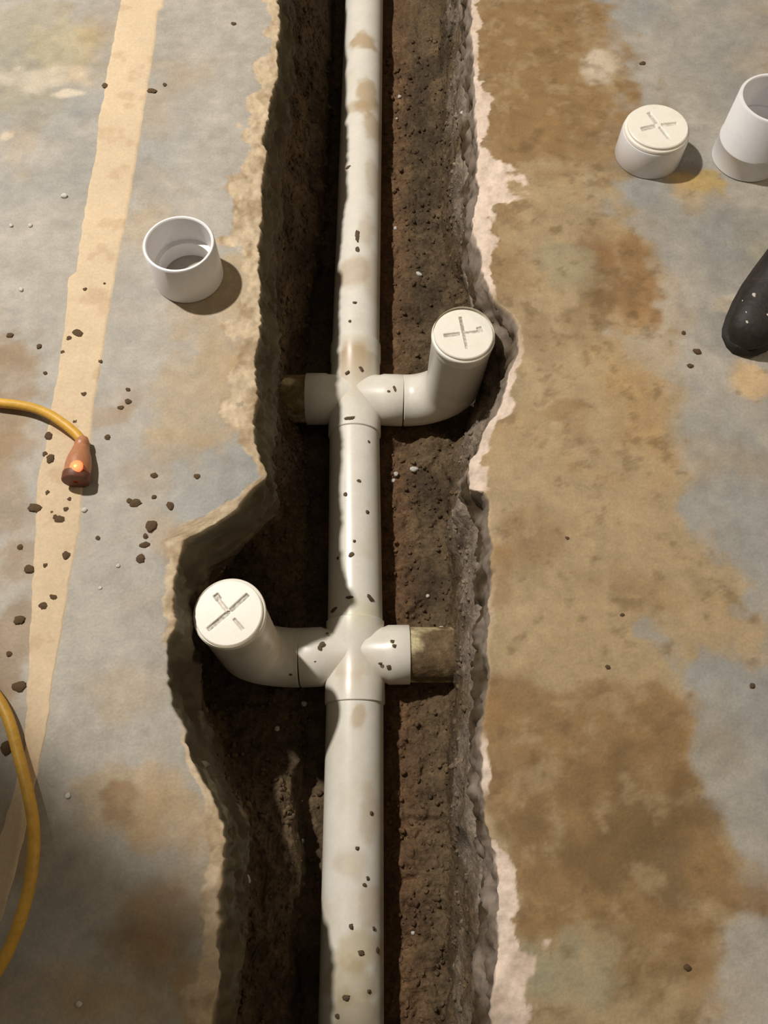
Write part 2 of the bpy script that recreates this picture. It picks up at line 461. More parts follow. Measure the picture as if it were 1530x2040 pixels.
for i in range(len(prof) - 1):
    x0, z0, n = prof[i]; x1, z1, _ = prof[i + 1]
    for k in range(n):
        t = k / n
        SX.append(x0 * (1 - t) + x1 * t); SZ.append(z0 * (1 - t) + z1 * t)
SX.append(prof[-1][0]); SZ.append(prof[-1][1])
SX = np.stack(SX, 1); SZ = np.stack(SZ, 1)
SY = np.repeat(Yt[:, None], SX.shape[1], 1)
# smooth the section a little
for it in range(5):
    SX[:, 1:-1] = 0.25 * SX[:, :-2] + 0.5 * SX[:, 1:-1] + 0.25 * SX[:, 2:]
    SZ[:, 1:-1] = 0.25 * SZ[:, :-2] + 0.5 * SZ[:, 1:-1] + 0.25 * SZ[:, 2:]
inside = sstep(-0.09, -0.14, SZ)
lump = fbm(SX * 26, SY * 26, SZ * 26, 5, 0.55)
lump2 = np.abs(fbm(SX * 75 + 3, SY * 75, SZ * 75, 4, 0.6))
nearpipe = sstep(0.03, 0.075, np.abs(SX - axis_x(SY)))
SZ = SZ + inside * ((0.018 * lump + 0.012 * lump2) * (0.25 + 0.75 * nearpipe))
SX = SX + inside * 0.012 * fbm(SX * 30 + 8, SY * 30, SZ * 30 + 2, 4) * nearpipe
SO = lin(102, 84, 60); SO2 = lin(74, 60, 42); SOG = lin(134, 120, 104); SOR = lin(108, 80, 54)
m1 = sstep(-0.2, 0.4, fbm(SX * 12, SY * 12, SZ * 12 + 5, 4))
sc = SO[None, None] * (1 - m1[..., None]) + SO2[None, None] * m1[..., None]
right = sstep(0.02, 0.06, SX - axis_x(SY))
hi = sstep(-0.30, -0.15, SZ) * right * sstep(-0.25, 0.3, fbm(SX * 14 + 9, SY * 14, SZ * 14, 4) + 0.12)
sc = sc * (1 - hi[..., None]) + SOG[None, None] * hi[..., None]
rd = right * sstep(-0.29, -0.325, SZ) * sstep(0.13, 0.06, SX - axis_x(SY)) * 0.8
sc = sc * (1 - rd[..., None]) + SOR[None, None] * rd[..., None]
sc = sc * (1 + 0.3 * fbm(SX * 60, SY * 60, SZ * 60, 4))[..., None]
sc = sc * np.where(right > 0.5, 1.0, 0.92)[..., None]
SV = np.stack([SX, SY, SZ], -1)
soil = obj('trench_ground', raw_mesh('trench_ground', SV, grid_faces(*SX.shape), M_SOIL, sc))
put(soil, 'damp brown soil banks and bottom of the trench around the pipe', 'soil', kind='structure')


def soil_z(x, y):
    i = int(np.argmin(np.abs(Yt - y))); row = SX[i]
    j = int(np.argmin(np.abs(row - x)))
    return float(SZ[i, j])


# ------------------------------------------------------------------ cream stripe on the left slab
SL = [(262, -120), (240, 0), (232, 30), (225, 80), (213, 130), (205, 190), (194, 240), (190, 300), (175, 370), (162, 450), (152, 520), (150, 540), (134, 552), (127, 640), (112, 750), (97, 830), (86, 900), (72, 960), (70, 1050), (63, 1150), (56, 1300),
      (52, 1420), (46, 1500), (20, 1600), (-20, 1720), (-60, 1840)]
SR = [(345, -120), (328, 0), (326, 16), (316, 20), (308, 100), (291, 200), (273, 320), (256, 420), (240, 500), (229, 570), (211, 660), (201, 740), (189, 800), (181, 880), (166, 970), (160, 1060), (152, 1090), (136, 1180),
      (122, 1270), (106, 1350), (96, 1440), (76, 1530), (60, 1620), (36, 1720), (0, 1840)]
a = PXY(SL, 0.001); b = PXY(SR, 0.001)
Ys = np.arange(max(a[0, 1], b[0, 1]), min(a[-1, 1], b[-1, 1]), 0.003)
x0 = np.interp(Ys, a[:, 1], a[:, 0]) + 0.0022 * fbm(Ys * 70, 1.0, 0, 3); x1 = np.interp(Ys, b[:, 1], b[:, 0]) + 0.0016 * fbm(Ys * 70, 8.0, 0, 3)
tt = np.linspace(0, 1, 24)
TX = x0[:, None] * (1 - tt) + x1[:, None] * tt
TY = np.repeat(Ys[:, None], 24, 1)
TZ = 0.0012 + 0.0003 * fbm(TX * 60, TY * 60, 0, 3)
TZ[:, 0] = TZ[:, -1] = -0.001
cc = lin(206, 184, 152)[None, None] * (1 + 0.08 * fbm(TX * 10, TY * 10, 3, 4))[..., None]
st = sstep(0.25, 0.5, fbm(TX * 30, TY * 30, 7, 4)) * 0.3
cc = cc * (1 - st[..., None]) + lin(168, 134, 98)[None, None] * st[..., None]
stripe = obj('cream_stripe', raw_mesh('cream_stripe', np.stack([TX, TY, TZ], -1), grid_faces(*TX.shape), M_STRIPE, cc), fl)
stripe['label'] = 'long cream stripe of old paint across the grey floor'

# ------------------------------------------------------------------ pipe building blocks
WHITE = lin(232, 226, 212)
STAIN = lin(186, 158, 118)
OLIVEW = lin(206, 198, 166)


def tube(path, radii, seg=64, cap0=True, cap1=True):
    """swept round tube through path points; returns V, quads (grid) with optional closing rings"""
    path = [Vector(p) for p in path]
    n = len(path)
    tang = []
    for i in range(n):
        t = (path[min(i + 1, n - 1)] - path[max(i - 1, 0)])
        if t.length < 1e-9: t = tang[-1]
        tang.append(t.normalized())
    ref = Vector((0, 0, 1)) if abs(tang[0].z) < 0.9 else Vector((0, 1, 0))
    nrm = (ref - tang[0] * ref.dot(tang[0])).normalized()
    rings = []
    for i in range(n):
        nrm = (nrm - tang[i] * nrm.dot(tang[i])).normalized()
        bi = tang[i].cross(nrm)
        r = radii[i]
        rings.append([path[i] + nrm * (r * math.cos(2 * math.pi * k / seg)) + bi * (r * math.sin(2 * math.pi * k / seg)) for k in range(seg)])
    return np.array([[tuple(p) for p in rg] for rg in rings])


def lathe(prof, seg=64):
    """profile (r, z) revolved about z"""
    a = np.linspace(0, 2 * np.pi, seg, endpoint=False)
    return np.array([[(r * math.cos(t), r * math.sin(t), z) for t in a] for r, z in prof])


def merge(parts):
    Vs = []; Fs = []; o = 0
    for V in parts:
        r, c = V.shape[:2]
        Vs.append(V.reshape(-1, 3)); Fs.append(grid_faces(r, c, wrap=True) + o); o += r * c
    return np.concatenate(Vs), np.concatenate(Fs)


def smooth_by_angle(o, ang=35):
    me = o.data
    import bmesh
    bm = bmesh.new(); bm.from_mesh(me)
    bmesh.ops.recalc_face_normals(bm, faces=bm.faces)
    for e in bm.edges:
        if len(e.link_faces) == 2 and e.calc_face_angle(0) > math.radians(ang): e.smooth = False
    bm.to_mesh(me); bm.free()


def pvc_colour(V, spots, base=WHITE, amt=0.35, seed=0):
    X, Y, Z = V[:, 0], V[:, 1], V[:, 2]
    c = np.tile(base, (len(V), 1)) * (1 + 0.03 * fbm(X * 20, Y * 20, Z * 20 + seed, 3))[:, None]
    film = sstep(0.05, 0.5, fbm(X * 22 + seed, Y * 13, Z * 22, 4)) * amt
    c = c * (1 - film[:, None]) + OLIVEW[None] * film[:, None]
    wob = fbm(X * 55, Y * 55, Z * 55 + seed, 4)
    for (x, y, rx, ry, s, tint) in spots:
        p = on_pipe(x, y)
        sc_ = pscale(y, AX)
        r = np.sqrt(((X - p.x) / (rx * sc_)) ** 2 + ((Y - p.y) / (ry * sc_)) ** 2)
        a = s * sstep(1.2, 0.65, r + 0.5 * wob) * (Z > AX - 0.01)
        c = c * (1 - a[:, None]) + tint[None] * a[:, None]
    return c


def on_pipe(x, y, r=R_PIPE, z0=None):
    z = AX + r
    for _ in range(6):
        p = P(x, y, z)
        dx = min(abs(p.x - float(axis_x(p.y))), r * 0.98)
        z = AX + math.sqrt(r * r - dx * dx)
    return P(x, y, z)


SPOTS = [(725, 80, 26, 26, .8, STAIN), (730, 190, 22, 60, .75, STAIN), (742, 250, 20, 40, .6, STAIN), (715, 210, 30, 20, .5, STAIN), (740, 350, 14, 50, .4, STAIN), (730, 460, 16, 40, .35, STAIN),
         (700, 540, 34, 40, .5, STAIN), (745, 560, 20, 60, .3, STAIN), (706, 704, 32, 24, .85, STAIN), (715, 1215, 30, 30, .35, lin(214, 206, 150)), (700, 1330, 30, 30, .4, STAIN), (716, 1430, 16, 26, .6, STAIN),
         (735, 1620, 20, 60, .35, STAIN), (700, 1720, 40, 30, .3, STAIN), (716, 1900, 46, 36, .6, lin(190, 172, 128)), (700, 1960, 60, 40, .5, lin(176, 156, 112)), (705, 2020, 60, 40, .6, lin(176, 156, 116)), (740, 1800, 24, 40, .4, STAIN)]

drain = empty('drain_pipe', (P(706, 1100, 0).x, P(706, 1100, AX).y, BOT))
put(drain, 'white plastic drain pipe with side branches and two capped elbows in the trench', 'pipe')
INV = Matrix.Translation(-Vector(drain.location))


def dpart(name, V, Fq, mat, col=None, parent=None, label=None, ang=35):
    """part of the drain: world coordinates in, stored relative to the drain root"""
    V = np.asarray(V).reshape(-1, 3) - np.array(drain.location)
    o = obj(name, raw_mesh(name, V, Fq, mat, col), parent or drain)
    smooth_by_angle(o, ang)
    if label: o['label'] = label
    return o


def axis_pt(y):
    p = P(0, y, AX); return Vector((float(axis_x(p.y)), p.y, AX))


C1 = axis_pt(795); C2 = axis_pt(1305)


def section(y0, y1, seed):
    A, B = axis_pt(y0), axis_pt(y1)
    n = max(30, int((A - B).length / 0.004))
    path = [A.lerp(B, i / n) for i in range(n + 1)]
    rad = [R_PIPE] * (n + 1)
    path = [path[0]] + path + [path[-1]]; rad = [0.036] + rad + [0.036]
    # close ends: tube needs distinct directions, nudge
    path[0] = path[1] + (path[1] - path[2]) * 0.01; path[-1] = path[-2] + (path[-2] - path[-3]) * 0.01
    V = tube(path, rad, 72)
    q = grid_faces(V.shape[0], V.shape[1], wrap=True)
    Vf = V.reshape(-1, 3)
    return dpart('pipe_section', Vf, q, M_PVC, pvc_colour(Vf, SPOTS, seed=seed))


sec1 = section(-450, 690, 1); sec2 = section(868, 1240, 4); sec3 = section(1403, 3300, 9)


def hubtube(A, B, prof, seg=72, tilt=None):
    """prof: list of (t metres from A along A->B, radius)"""
    d = (B - A).normalized()
    pts = [A + d * t for t, r in prof]
    n = len(pts)
    ref = Vector((0, 0, 1)); nrm = (ref - d * ref.dot(d)).normalized(); bi = d.cross(nrm)
    return np.array([[tuple(p + nrm * (r * math.cos(2 * math.pi * k / seg)) + bi * (r * math.sin(2 * math.pi * k / seg))) for k in range(seg)] for p, (t, r) in zip(pts, prof)])


def cross(C, yfar, ynear, left_end, right_end, seed, taper, spots):
    """double tee: straight run along the pipe plus two opposite branches with hubs"""
    A, B = axis_pt(yfar), axis_pt(ynear)
    L = (B - A).length; rh = 0.0470; rb = 0.0452; hl = 0.034
    run = hubtube(A, B, [(0, 0.040), (0, rh - .0012), (0.0012, rh), (hl, rh), (hl + .006, rb), (L - hl - .006, rb), (L - hl, rh), (L - .0012, rh), (L, rh - .0012), (L, 0.040)])
    parts = [run]
    for end in (left_end, right_end):
        D = (end - C).length
        parts.append(hubtube(C, end, [(0.0, taper), (0.046, taper), (0.053, 0.0470), (D - .0012, 0.0470), (D, 0.0462), (D, 0.040)]))
    Vf, q = merge(parts)
    col = pvc_colour(Vf, SPOTS + spots, seed=seed, amt=0.3)
    return dpart('cross_fitting', Vf, q, M_PVC, col, ang=40)


L1 = P(611, 795, AX); L1 = Vector((L1.x, C1.y, AX)); Rr1 = Vector((P(803, 799, AX).x, C1.y - .003, AX))
L2 = Vector((P(599, 1312, AX).x, C2.y - .004, AX)); Rr2 = Vector((P(816, 1304, AX).x, C2.y + 0.001, AX))
cr1 = cross(C1, 690, 869, L1, Rr1, 2, 0.0450, [])
cr2 = cross(C2, 1239, 1404, L2, Rr2, 6, 0.0440, [(780, 1305, 40, 50, .0, STAIN)])


def elbow(start, direction, capc, seed, spots):
    """quarter bend from a branch hub up to a riser ending just under the cap"""
    d = Vector(direction).normalized()
    top = Vector(capc) - Vector((0, 0, 0.004))
    corner = Vector((top.x, start.y, AX))
    r = abs(corner.x - start.x) - 0.004
    pts = []; rad = []
    pts.append(start + d * 0.0004); rad.append(0.040)
    pts.append(start + d * 0.0008); rad.append(0.0462)
    pts.append(start + d * 0.002); rad.append(0.0470)
    p0 = start + d * 0.006
    base = Vector((corner.x, start.y, AX + r))
    for i in range(25):
        t = i / 24 * math.pi / 2
        pts.append(Vector((p0.x + (corner.x - p0.x) * math.sin(t), start.y + (top.y - start.y) * 0.3 * (1 - math.cos(t)) ** 1.5, AX + r * (1 - math.cos(t)))))
        rad.append(0.0468)
    e = pts[-1]
    n = 14
    for i in range(1, n + 1):
        t = i / n
        pts.append(e.lerp(top, t)); rad.append(0.0468)
    V = tube(pts, rad, 72)
    Vf = V.reshape(-1, 3)
    return dpart('elbow', Vf, grid_faces(V.shape[0], V.shape[1], wrap=True), M_PVC, pvc_colour(Vf, spots, seed=seed, amt=0.5))


CAP1 = P(924, 664, -0.030); CAP2 = P(455, 1220, -0.048)
el1 = elbow(Rr1, (1, 0, 0), CAP1, 3, [])
el2 = elbow(L2, (-1, 0, 0), CAP2, 5, [(545, 1310, 30, 26, .5, STAIN)])


def cap_mesh(name, R, height, slot_ang, slots, bore=None):
    """plug with stepped rim, flat face with sunken slots; local origin at the centre of the face"""
    # face as a square-to-disc grid so the slots are real recesses
    n = 90
    u = np.linspace(-1, 1, n); U, W = np.meshgrid(u, u)
    Xd = U * np.sqrt(1 - W ** 2 / 2); Yd = W * np.sqrt(1 - U ** 2 / 2)
    rf = R - 0.0045
    X = Xd * rf; Y = Yd * rf
    dep = np.zeros_like(X); dirt = np.zeros_like(X)
    for (ang, a0, a1, wdt, dk) in slots:
        t = math.radians(ang)
        al = X * math.cos(t) + Y * math.sin(t); ac = -X * math.sin(t) + Y * math.cos(t)
        m = sstep(wdt / 2 + .0007, wdt / 2 - .0004, np.abs(ac)) * sstep(a0 - .001, a0 + .0005, al) * sstep(a1 + .001, a1 - .0005, al)
        dep = np.maximum(dep, m); dirt = np.maximum(dirt, m * dk)
    Z = -0.0022 * dep - 0.0006 * (Xd ** 2 + Yd ** 2)
    c = np.tile(lin(240, 234, 220), (n * n, 1)).reshape(n, n, 3)
    dm = np.clip(dirt * (0.75 + 0.5 * fbm(X * 300, Y * 300, 1, 2)), 0, 1)
    c = c * (1 - dm[..., None]) + lin(108, 98, 80)[None, None] * dm[..., None]
    gr = 0.14 * sstep(0.15, 0.5, fbm(X * 45 + slot_ang, Y * 45, 2, 4))
    c = c * (1 - gr[..., None]) + lin(206, 196, 168)[None, None] * gr[..., None]
    V1 = np.stack([X, Y, Z], -1).reshape(-1, 3); q1 = grid_faces(n, n)
    pr = [(rf, -0.0006), (R - .0030, -.0018), (R - .0028, -.0050), (R - .0004, -.0056), (R + .0006, -.0068), (R + .0006, -.0105), (R - .0008, -.0118), (R - .0012, -height)]
    if bore: pr += [(bore, -height), (bore, -.012)]
    V2 = lathe(pr, 80).reshape(-1, 3); q2 = grid_faces(len(pr), 80, wrap=True)[:, ::-1]
    c2 = np.tile(lin(236, 230, 216), (len(V2), 1))
    return raw_mesh(name, np.concatenate([V1, V2]), np.concatenate([q1, q2 + len(V1)]), M_CAP, np.concatenate([c.reshape(-1, 3), c2]))


S_L = [(45, .004, .034, .0052, .85), (222, .002, .034, .0052, .8), (130, .004, .028, .004, .45), (128, .022, .031, .007, .8), (312, .012, .031, .0032, .45), (0, -.0018, .0018, .0036, 1)]
S_R = [(98, .0, .030, .0042, .75), (278, .0, .027, .0036, .7), (10, .0, .030, .0034, .5), (20, .022, .030, .006, .5), (188, .006, .030, .0055, .7)]
S_X = [(112, .005, .030, .006, .55), (296, .004, .030, .0045, .5), (196, .004, .028, .0075, .55), (8, .006, .030, .006, .4)]

for cp, slots, tl in ((CAP1, S_R, (0.0, 0.02)), (CAP2, S_L, (0.02, -0.03))):
    o = obj('cap', cap_mesh('cap', 0.0478, 0.026, 1.0, slots), drain)
    o.location = Vector(cp) - Vector(drain.location)
    o.rotation_euler = (tl[0], tl[1], 0)
    o['label'] = 'white round test cap with cross-shaped slots'
    smooth_by_angle(o, 40)


def stub(start, d, length, tint, seed):
    A = Vector(start); B = A + Vector(d) * length
    n = 30
    V = hubtube(A, B, [(0, 0.030), (0, 0.0435)] + [(length * i / n, 0.0438) for i in range(1, n)] + [(length, 0.0435), (length, 0.03)])
    Vf = V.reshape(-1, 3).copy()
    X, Y, Z = Vf.T
    c = np.tile(lin(196, 182, 140), (len(Vf), 1))
    m = sstep(-0.45, 0.15, fbm(X * 40, Y * 40, Z * 40 + seed, 4) + 0.05)
    c = c * (1 - m[:, None]) + tint[None] * m[:, None]
    return dpart('branch_stub', Vf, grid_faces(V.shape[0], V.shape[1], wrap=True), M_MUDPIPE, c, label='short mud-caked pipe stub entering the soil')


stub(L1, (-1, 0, 0), 0.075, lin(120, 102, 62), 3)
stub(Rr2, (1, 0, -0.02), 0.12, lin(108, 88, 62), 8)

# mud flecks stuck on the pipe
FLECK = [(697, 1190, 8, 3, 10), (738, 1192, 9, 5, -35), (665, 1215, 10, 4, 15), (700, 1105, 6, 4, 50), (673, 1112, 3, 3, 0), (732, 1020, 4, 4, 0), (688, 985, 4, 4, 0), (715, 958, 4, 3, 0), (697, 833, 10, 4, 5),
         (735, 880, 3, 3, 0), (712, 470, 4, 16, 0), (712, 497, 4, 6, 0), (694, 333, 6, 4, 30), (707, 603, 4, 3, 0), (697, 640, 3, 3, 0), (720, 735, 4, 6, 20), (692, 742, 5, 3, 40), (706, 1078, 3, 3, 0),
         (720, 1899, 7, 5, 0), (752, 1893, 5, 5, 0), (690, 1988, 7, 6, 0), (735, 1975, 4, 4, 0), (733, 1750, 4, 4, 0), (726, 1763, 4, 3, 0), (745, 1850, 4, 4, 0), (700, 1846, 4, 6, 20), (672, 2025, 5, 4, 0), (740, 1620, 4, 4, 0), (712, 1690, 4, 4, 0)]


def blob(name, rx, ry, rz, seed, mat, seg=10, rings=6, rough=0.25, smooth=True):
    V = []
    rs = np.random.RandomState(seed)
    for i in range(rings + 1):
        ph = math.pi * i / rings
        for j in range(seg):
            t = 2 * math.pi * j / seg
            V.append((math.sin(ph) * math.cos(t), math.sin(ph) * math.sin(t), math.cos(ph)))
    V = np.array(V)
    k = 1 + rough * fbm(V[:, 0] * 1.6 + seed * 3.1, V[:, 1] * 1.6, V[:, 2] * 1.6, 3) * 1.6
    V = V * k[:, None] * np.array([rx, ry, rz])
    q = grid_faces(rings + 1, seg, wrap=True)[:, ::-1]
    return raw_mesh(name, V, q, mat, smooth=smooth)


FM = [blob('mud_fleck', 1, 1, 1, s, M_MUD, 12, 6, 0.45) for s in range(4)]


def fleck_on(x, y, rx, ry, ang, parent, r=R_PIPE + .0005):
    p = on_pipe(x, y, r)
    s = pscale(y, AX)
    o = obj('mud_fleck', FM[(int(x) + int(y)) % 4], parent)
    ax = float(axis_x(p.y))
    nrm = Vector((p.x - ax, 0, p.z - AX)).normalized()
    o.location = p - Vector(drain.location)
    o.rotation_mode = 'QUATERNION'
    q = Vector((0, 0, 1)).rotation_difference(nrm)
    from mathutils import Quaternion
    o.rotation_quaternion = q @ Quaternion((0, 0, 1), math.radians(ang))
    o.scale = (rx * s, ry * s, 0.0014)
    return o


for i, (x, y, rx, ry, ang) in enumerate(FLECK):
    par = sec1 if y < 690 else cr1 if y < 869 else sec2 if y < 1240 else cr2 if y < 1404 else sec3
    fleck_on(x, y, rx, ry, ang, par, R_PIPE + (.0025 if par in (cr1, cr2) else .0004))


def fleck_branch(x, y, rx, ry, ang, parent, axp, r=0.0472):
    z = AX + r
    for _ in range(6):
        p = P(x, y, z); dy = max(-r * .97, min(r * .97, p.y - axp.y)); z = AX + math.sqrt(r * r - dy * dy)
    p = P(x, y, z)
    from mathutils import Quaternion
    o = obj('mud_fleck', FM[int(x) % 4], parent)
    nrm = Vector((0, p.y - axp.y, p.z - AX)).normalized()
    o.location = p - Vector(drain.location); o.rotation_mode = 'QUATERNION'
    o.rotation_quaternion = Vector((0, 0, 1)).rotation_difference(nrm) @ Quaternion((0, 0, 1), math.radians(ang))
    s = pscale(y, AX); o.scale = (rx * s, ry * s, 0.0012)


for a in [(641, 1284, 7, 4, 50), (637, 1291, 4, 5, 0), (782, 1278, 4, 4, 0), (786, 1287, 4, 4, 0), (775, 1330, 5, 5, 0), (758, 1322, 4, 3, 0), (628, 1318, 4, 2, 0), (652, 1262, 3, 3, 0)]:
    fleck_branch(*a, cr2, C2)
for a in [(545, 1305, 8, 5, 45), (538, 1316, 6, 4, 10), (579, 1344, 4, 3, 0), (560, 1350, 10, 2, 25)]:
    fleck_branch(*a, el2, L2, 0.047)
for a in [(787, 775, 3, 7, 15), (775, 780, 4, 3, 0)]:
    fleck_branch(*a, cr1, C1)

# ------------------------------------------------------------------ loose fittings on the floor
def loose_coupling(name, base, ro, h, r_top, r_low, ledge, label, seam=None, tilt=(0, 0, 0)):
    root = empty(name, base)
    root.rotation_euler = tilt
    out = [(r_low, 0.0), (ro - .0015, 0.0), (ro, .0015)]
    if seam: out += [(ro, seam - .001), (ro + .0008, seam), (ro + .0008, seam + .002), (ro, seam + .003)]
    out += [(ro, h - .002), (ro - .0015, h - .0002), (r_top + .0012, h), (r_top, h - .0015)]
    V = lathe(out, 96)
    body = obj('body', raw_mesh('body', V.reshape(-1, 3), grid_faces(len(out), 96, wrap=True), M_FRESH), root)
    smooth_by_angle(body, 40)
    inn = [(r_top, h - .0015), (r_top - .0006, ledge + .001), (r_low, ledge), (r_low, 0.0)]
    V = lathe(inn, 96)
    so = obj('socket', raw_mesh('socket', V.reshape(-1, 3), grid_faces(len(inn), 96, wrap=True), M_FRESH), root)
    smooth_by_angle(so, 40)
    put(root, label, 'pipe fitting')
    return root


loose_coupling('pipe_coupling', P(377, 549, 0.0003), 0.0515, 0.070, 0.0462, 0.0385, 0.026, 'short open white coupling standing on the grey floor left of the trench')
loose_coupling('pipe_coupling', P(1484, 314, 0.0003), 0.0535, 0.112, 0.0475, 0.0440, 0.060, 'tall open white coupling cut off by the right edge of the photo', seam=0.036)

cc_root = empty('capped_coupling', P(1289, 309, 0.0003))
put(cc_root, 'white coupling closed by a cross-slotted cap, standing on the brown-stained floor', 'pipe fitting')
cpo = obj('cap', cap_mesh('loose_cap', 0.0500, 0.014, 3.0, S_X), cc_root)
cpo.location = (0, 0, 0.058)
smooth_by_angle(cpo, 40)
bp = [(0.046, 0), (0.0515, 0), (0.0525, .0015), (0.0525, .043), (0.0515, .0465), (0.046, .0468)]
V = lathe(bp, 96)
bo = obj('body', raw_mesh('body', V.reshape(-1, 3), grid_faces(len(bp), 96, wrap=True), M_FRESH), cc_root)
smooth_by_angle(bo, 40)

# ------------------------------------------------------------------ yellow extension cord with lit end
def catmull(pts, n=14):
    pts = [Vector(p) for p in pts]
    out = []
    for i in range(len(pts) - 1):
        p0, p1, p2, p3 = pts[max(i - 1, 0)], pts[i], pts[i + 1], pts[min(i + 2, len(pts) - 1)]
        for k in range(n):
            t = k / n
            out.append(0.5 * ((2 * p1) + (p2 - p0) * t + (2 * p0 - 5 * p1 + 4 * p2 - p3) * t * t + (3 * p1 - p0 - 3 * p2 + p3) * t ** 3))
    out.append(pts[-1])
    return out


RC = 0.0066
cord_px = [(166, 884, .012), (155, 868, .014), (128, 845, .016), (95, 824, .015), (55, 810, .012), (0, 803, .010), (-60, 800, .008), (-150, 830, .0075), (-215, 940, .0075), (-210, 1080, .0075), (-150, 1210, .0075), (-80, 1310, .0075),
           (-20, 1370, .009), (14, 1425, .011), (36, 1500, .012), (56, 1580, .016), (67, 1650, .022), (64, 1730, .028), (47, 1810, .028), (18, 1890, .024), (-15, 1950, .018), (-70, 2040, .010), (-160, 2140, .0075), (-300, 2200, .0075)]
cpath = catmull([P(x, y, z) for x, y, z in cord_px])
cord = empty('extension_cord', P(100, 840, 0))
put(cord, 'yellow extension cord with a glowing orange end on the left floor', 'cord')
off = np.array(cord.location)
V = tube(cpath, [RC] * len(cpath), 20)
obj('cable', raw_mesh('cable', V.reshape(-1, 3) - off, grid_faces(V.shape[0], 20, wrap=True), M_CORD), cord)
# connector: rounded body narrowing to the cable
c0 = P(164, 880, .013); c1 = P(151, 958, .016)
d = (c1 - c0); Lc = d.length; d.normalize()
pr = [(-.006, .0068), (0, .0092), (.004, .0100), (.006, .0094), (.010, .0108), (.016, .0125), (.024, .0150), (.034, .0168), (.046, .0172), (Lc - .004, .0172), (Lc, .0162), (Lc + .0003, .004)]
V = hubtube(c0, c1, pr, 32)
conn = obj('connector', raw_mesh('connector', V.reshape(-1, 3) - off, grid_faces(len(pr), 32, wrap=True), M_PLUG), cord)
conn['label'] = 'translucent amber connector body'
smooth_by_angle(conn, 40)
pr = [(Lc - .010, .0174), (Lc - .010, .0182), (Lc + .0002, .0182), (Lc + .0014, .0172), (Lc + .0015, .003)]
V = hubtube(c0, c1, pr, 32)
cfc = obj('connector_face', raw_mesh('connector_face', V.reshape(-1, 3) - off, grid_faces(len(pr), 32, wrap=True), M_PLUGDARK), conn)
smooth_by_angle(cfc, 40)
gp = P(152, 930, .031)
g = obj('indicator_light', blob('indicator_light', .0090, .0095, .0035, 2, M_GLOW, 20, 10, 0.0), conn)
g.location = gp - Vector(off)
g['label'] = 'glowing orange indicator light'
g2 = obj('bulb', blob('bulb', .0022, .0022, .0018, 3, M_GLOWCORE, 16, 8, 0.0), conn)
g2.location = gp + Vector((0, -.0005, .0030)) - Vector(off)

# ------------------------------------------------------------------ black boot toe at the right edge
boot = empty('boot', P(1500, 690, 0))
put(boot, 'black dirt-specked boot toe reaching in at the right edge of the floor', 'boot')
tip = P(1460, 704, 0); heel_dir = (P(1560, 560, 0) - P(1478, 690, 0)); heel_dir.z = 0; heel_dir.normalize()
side_dir = Vector((heel_dir.y, -heel_dir.x, 0))
sec = []
#   distance from tip, half width, height, centre shift
BP = [(-.0004, .0021, .013, 0), (0.000, .004, .014, 0), (0.004, .018, .030, .001), (0.012, .028, .042, .002), (0.024, .0345, .050, .003), (0.045, .040, .056, .004), (0.075, .045, .062, .005), (0.11, .047, .072, .005),
      (0.15, .045, .090, .004), (0.19, .041, .115, .002), (0.23, .038, .14, 0), (0.27, .036, .15, 0), (0.30, .030, .15, 0), (0.305, .006, .12, 0)]


def boot_ring(s, hw, ht, sh, z0, seg=36):
    ring = []
    for k in range(seg):
        t = 2 * math.pi * k / seg
        cx = math.copysign(abs(math.cos(t)) ** 0.75, math.cos(t)) * hw
        sz = math.sin(t)
        zz = z0 + (ht - z0) * (0.5 + 0.5 * math.copysign(abs(sz) ** 0.85, sz))
        nar = 1 - 0.16 * max(0, sz)
        p = tip + heel_dir * s + side_dir * (sh + cx * nar)
        ring.append((p.x, p.y, zz))
    return ring


V = np.array([boot_ring(s, hw - .002, ht, sh, 0.012) for s, hw, ht, sh in BP])
bo_ = np.array(boot.location)
u = obj('upper', raw_mesh('upper', V.reshape(-1, 3) - bo_, grid_faces(len(BP), 36, wrap=True), M_BOOT), boot)
smooth_by_angle(u, 60)
V = np.array([boot_ring(s - .001, max(hw + .0005, .0001) if s >= 0 else .0001, .018, sh, 0.0005) for s, hw, ht, sh in BP])
so_ = obj('sole', raw_mesh('sole', V.reshape(-1, 3) - bo_, grid_faces(len(BP), 36, wrap=True), M_LACE), boot)
smooth_by_angle(so_, 60)

ORD = ['topmost', 'second', 'third', 'fourth', 'fifth', 'sixth', 'seventh', 'eighth', 'ninth', 'tenth', 'eleventh', 'twelfth', 'thirteenth', 'fourteenth', 'fifteenth', 'sixteenth',
       'seventeenth', 'eighteenth', 'nineteenth', 'twentieth', 'twenty-first', 'twenty-second', 'twenty-third', 'twenty-fourth', 'twenty-fifth', 'twenty-sixth', 'twenty-seventh', 'twenty-eighth']


def rank_labels(items, zone, what):
    zs = {}
    for i, it in enumerate(items): zs.setdefault(zone(it), []).append(i)
    out = {}
    for z, ids in zs.items():
        for k, i in enumerate(sorted(ids, key=lambda i: items[i][1])):
            out[i] = f'{what(items[i])} {z}, ' + ('topmost there' if k == 0 else f'{ORD[k]} from the top')
    return out


def stripe_zone(it):
    x, y = it[0], it[1]
    l = np.interp(y, [p[1] for p in SL], [p[0] for p in SL]); r = np.interp(y, [p[1] for p in SR], [p[0] for p in SR])
    return 'left of the cream stripe' if x < l else 'on the cream stripe' if x <= r else 'between the cream stripe and the trench'


size_word = lambda it: 'larger' if max(it[2], it[3]) >= 9 else 'tiny' if max(it[2], it[3]) <= 5 else 'small'
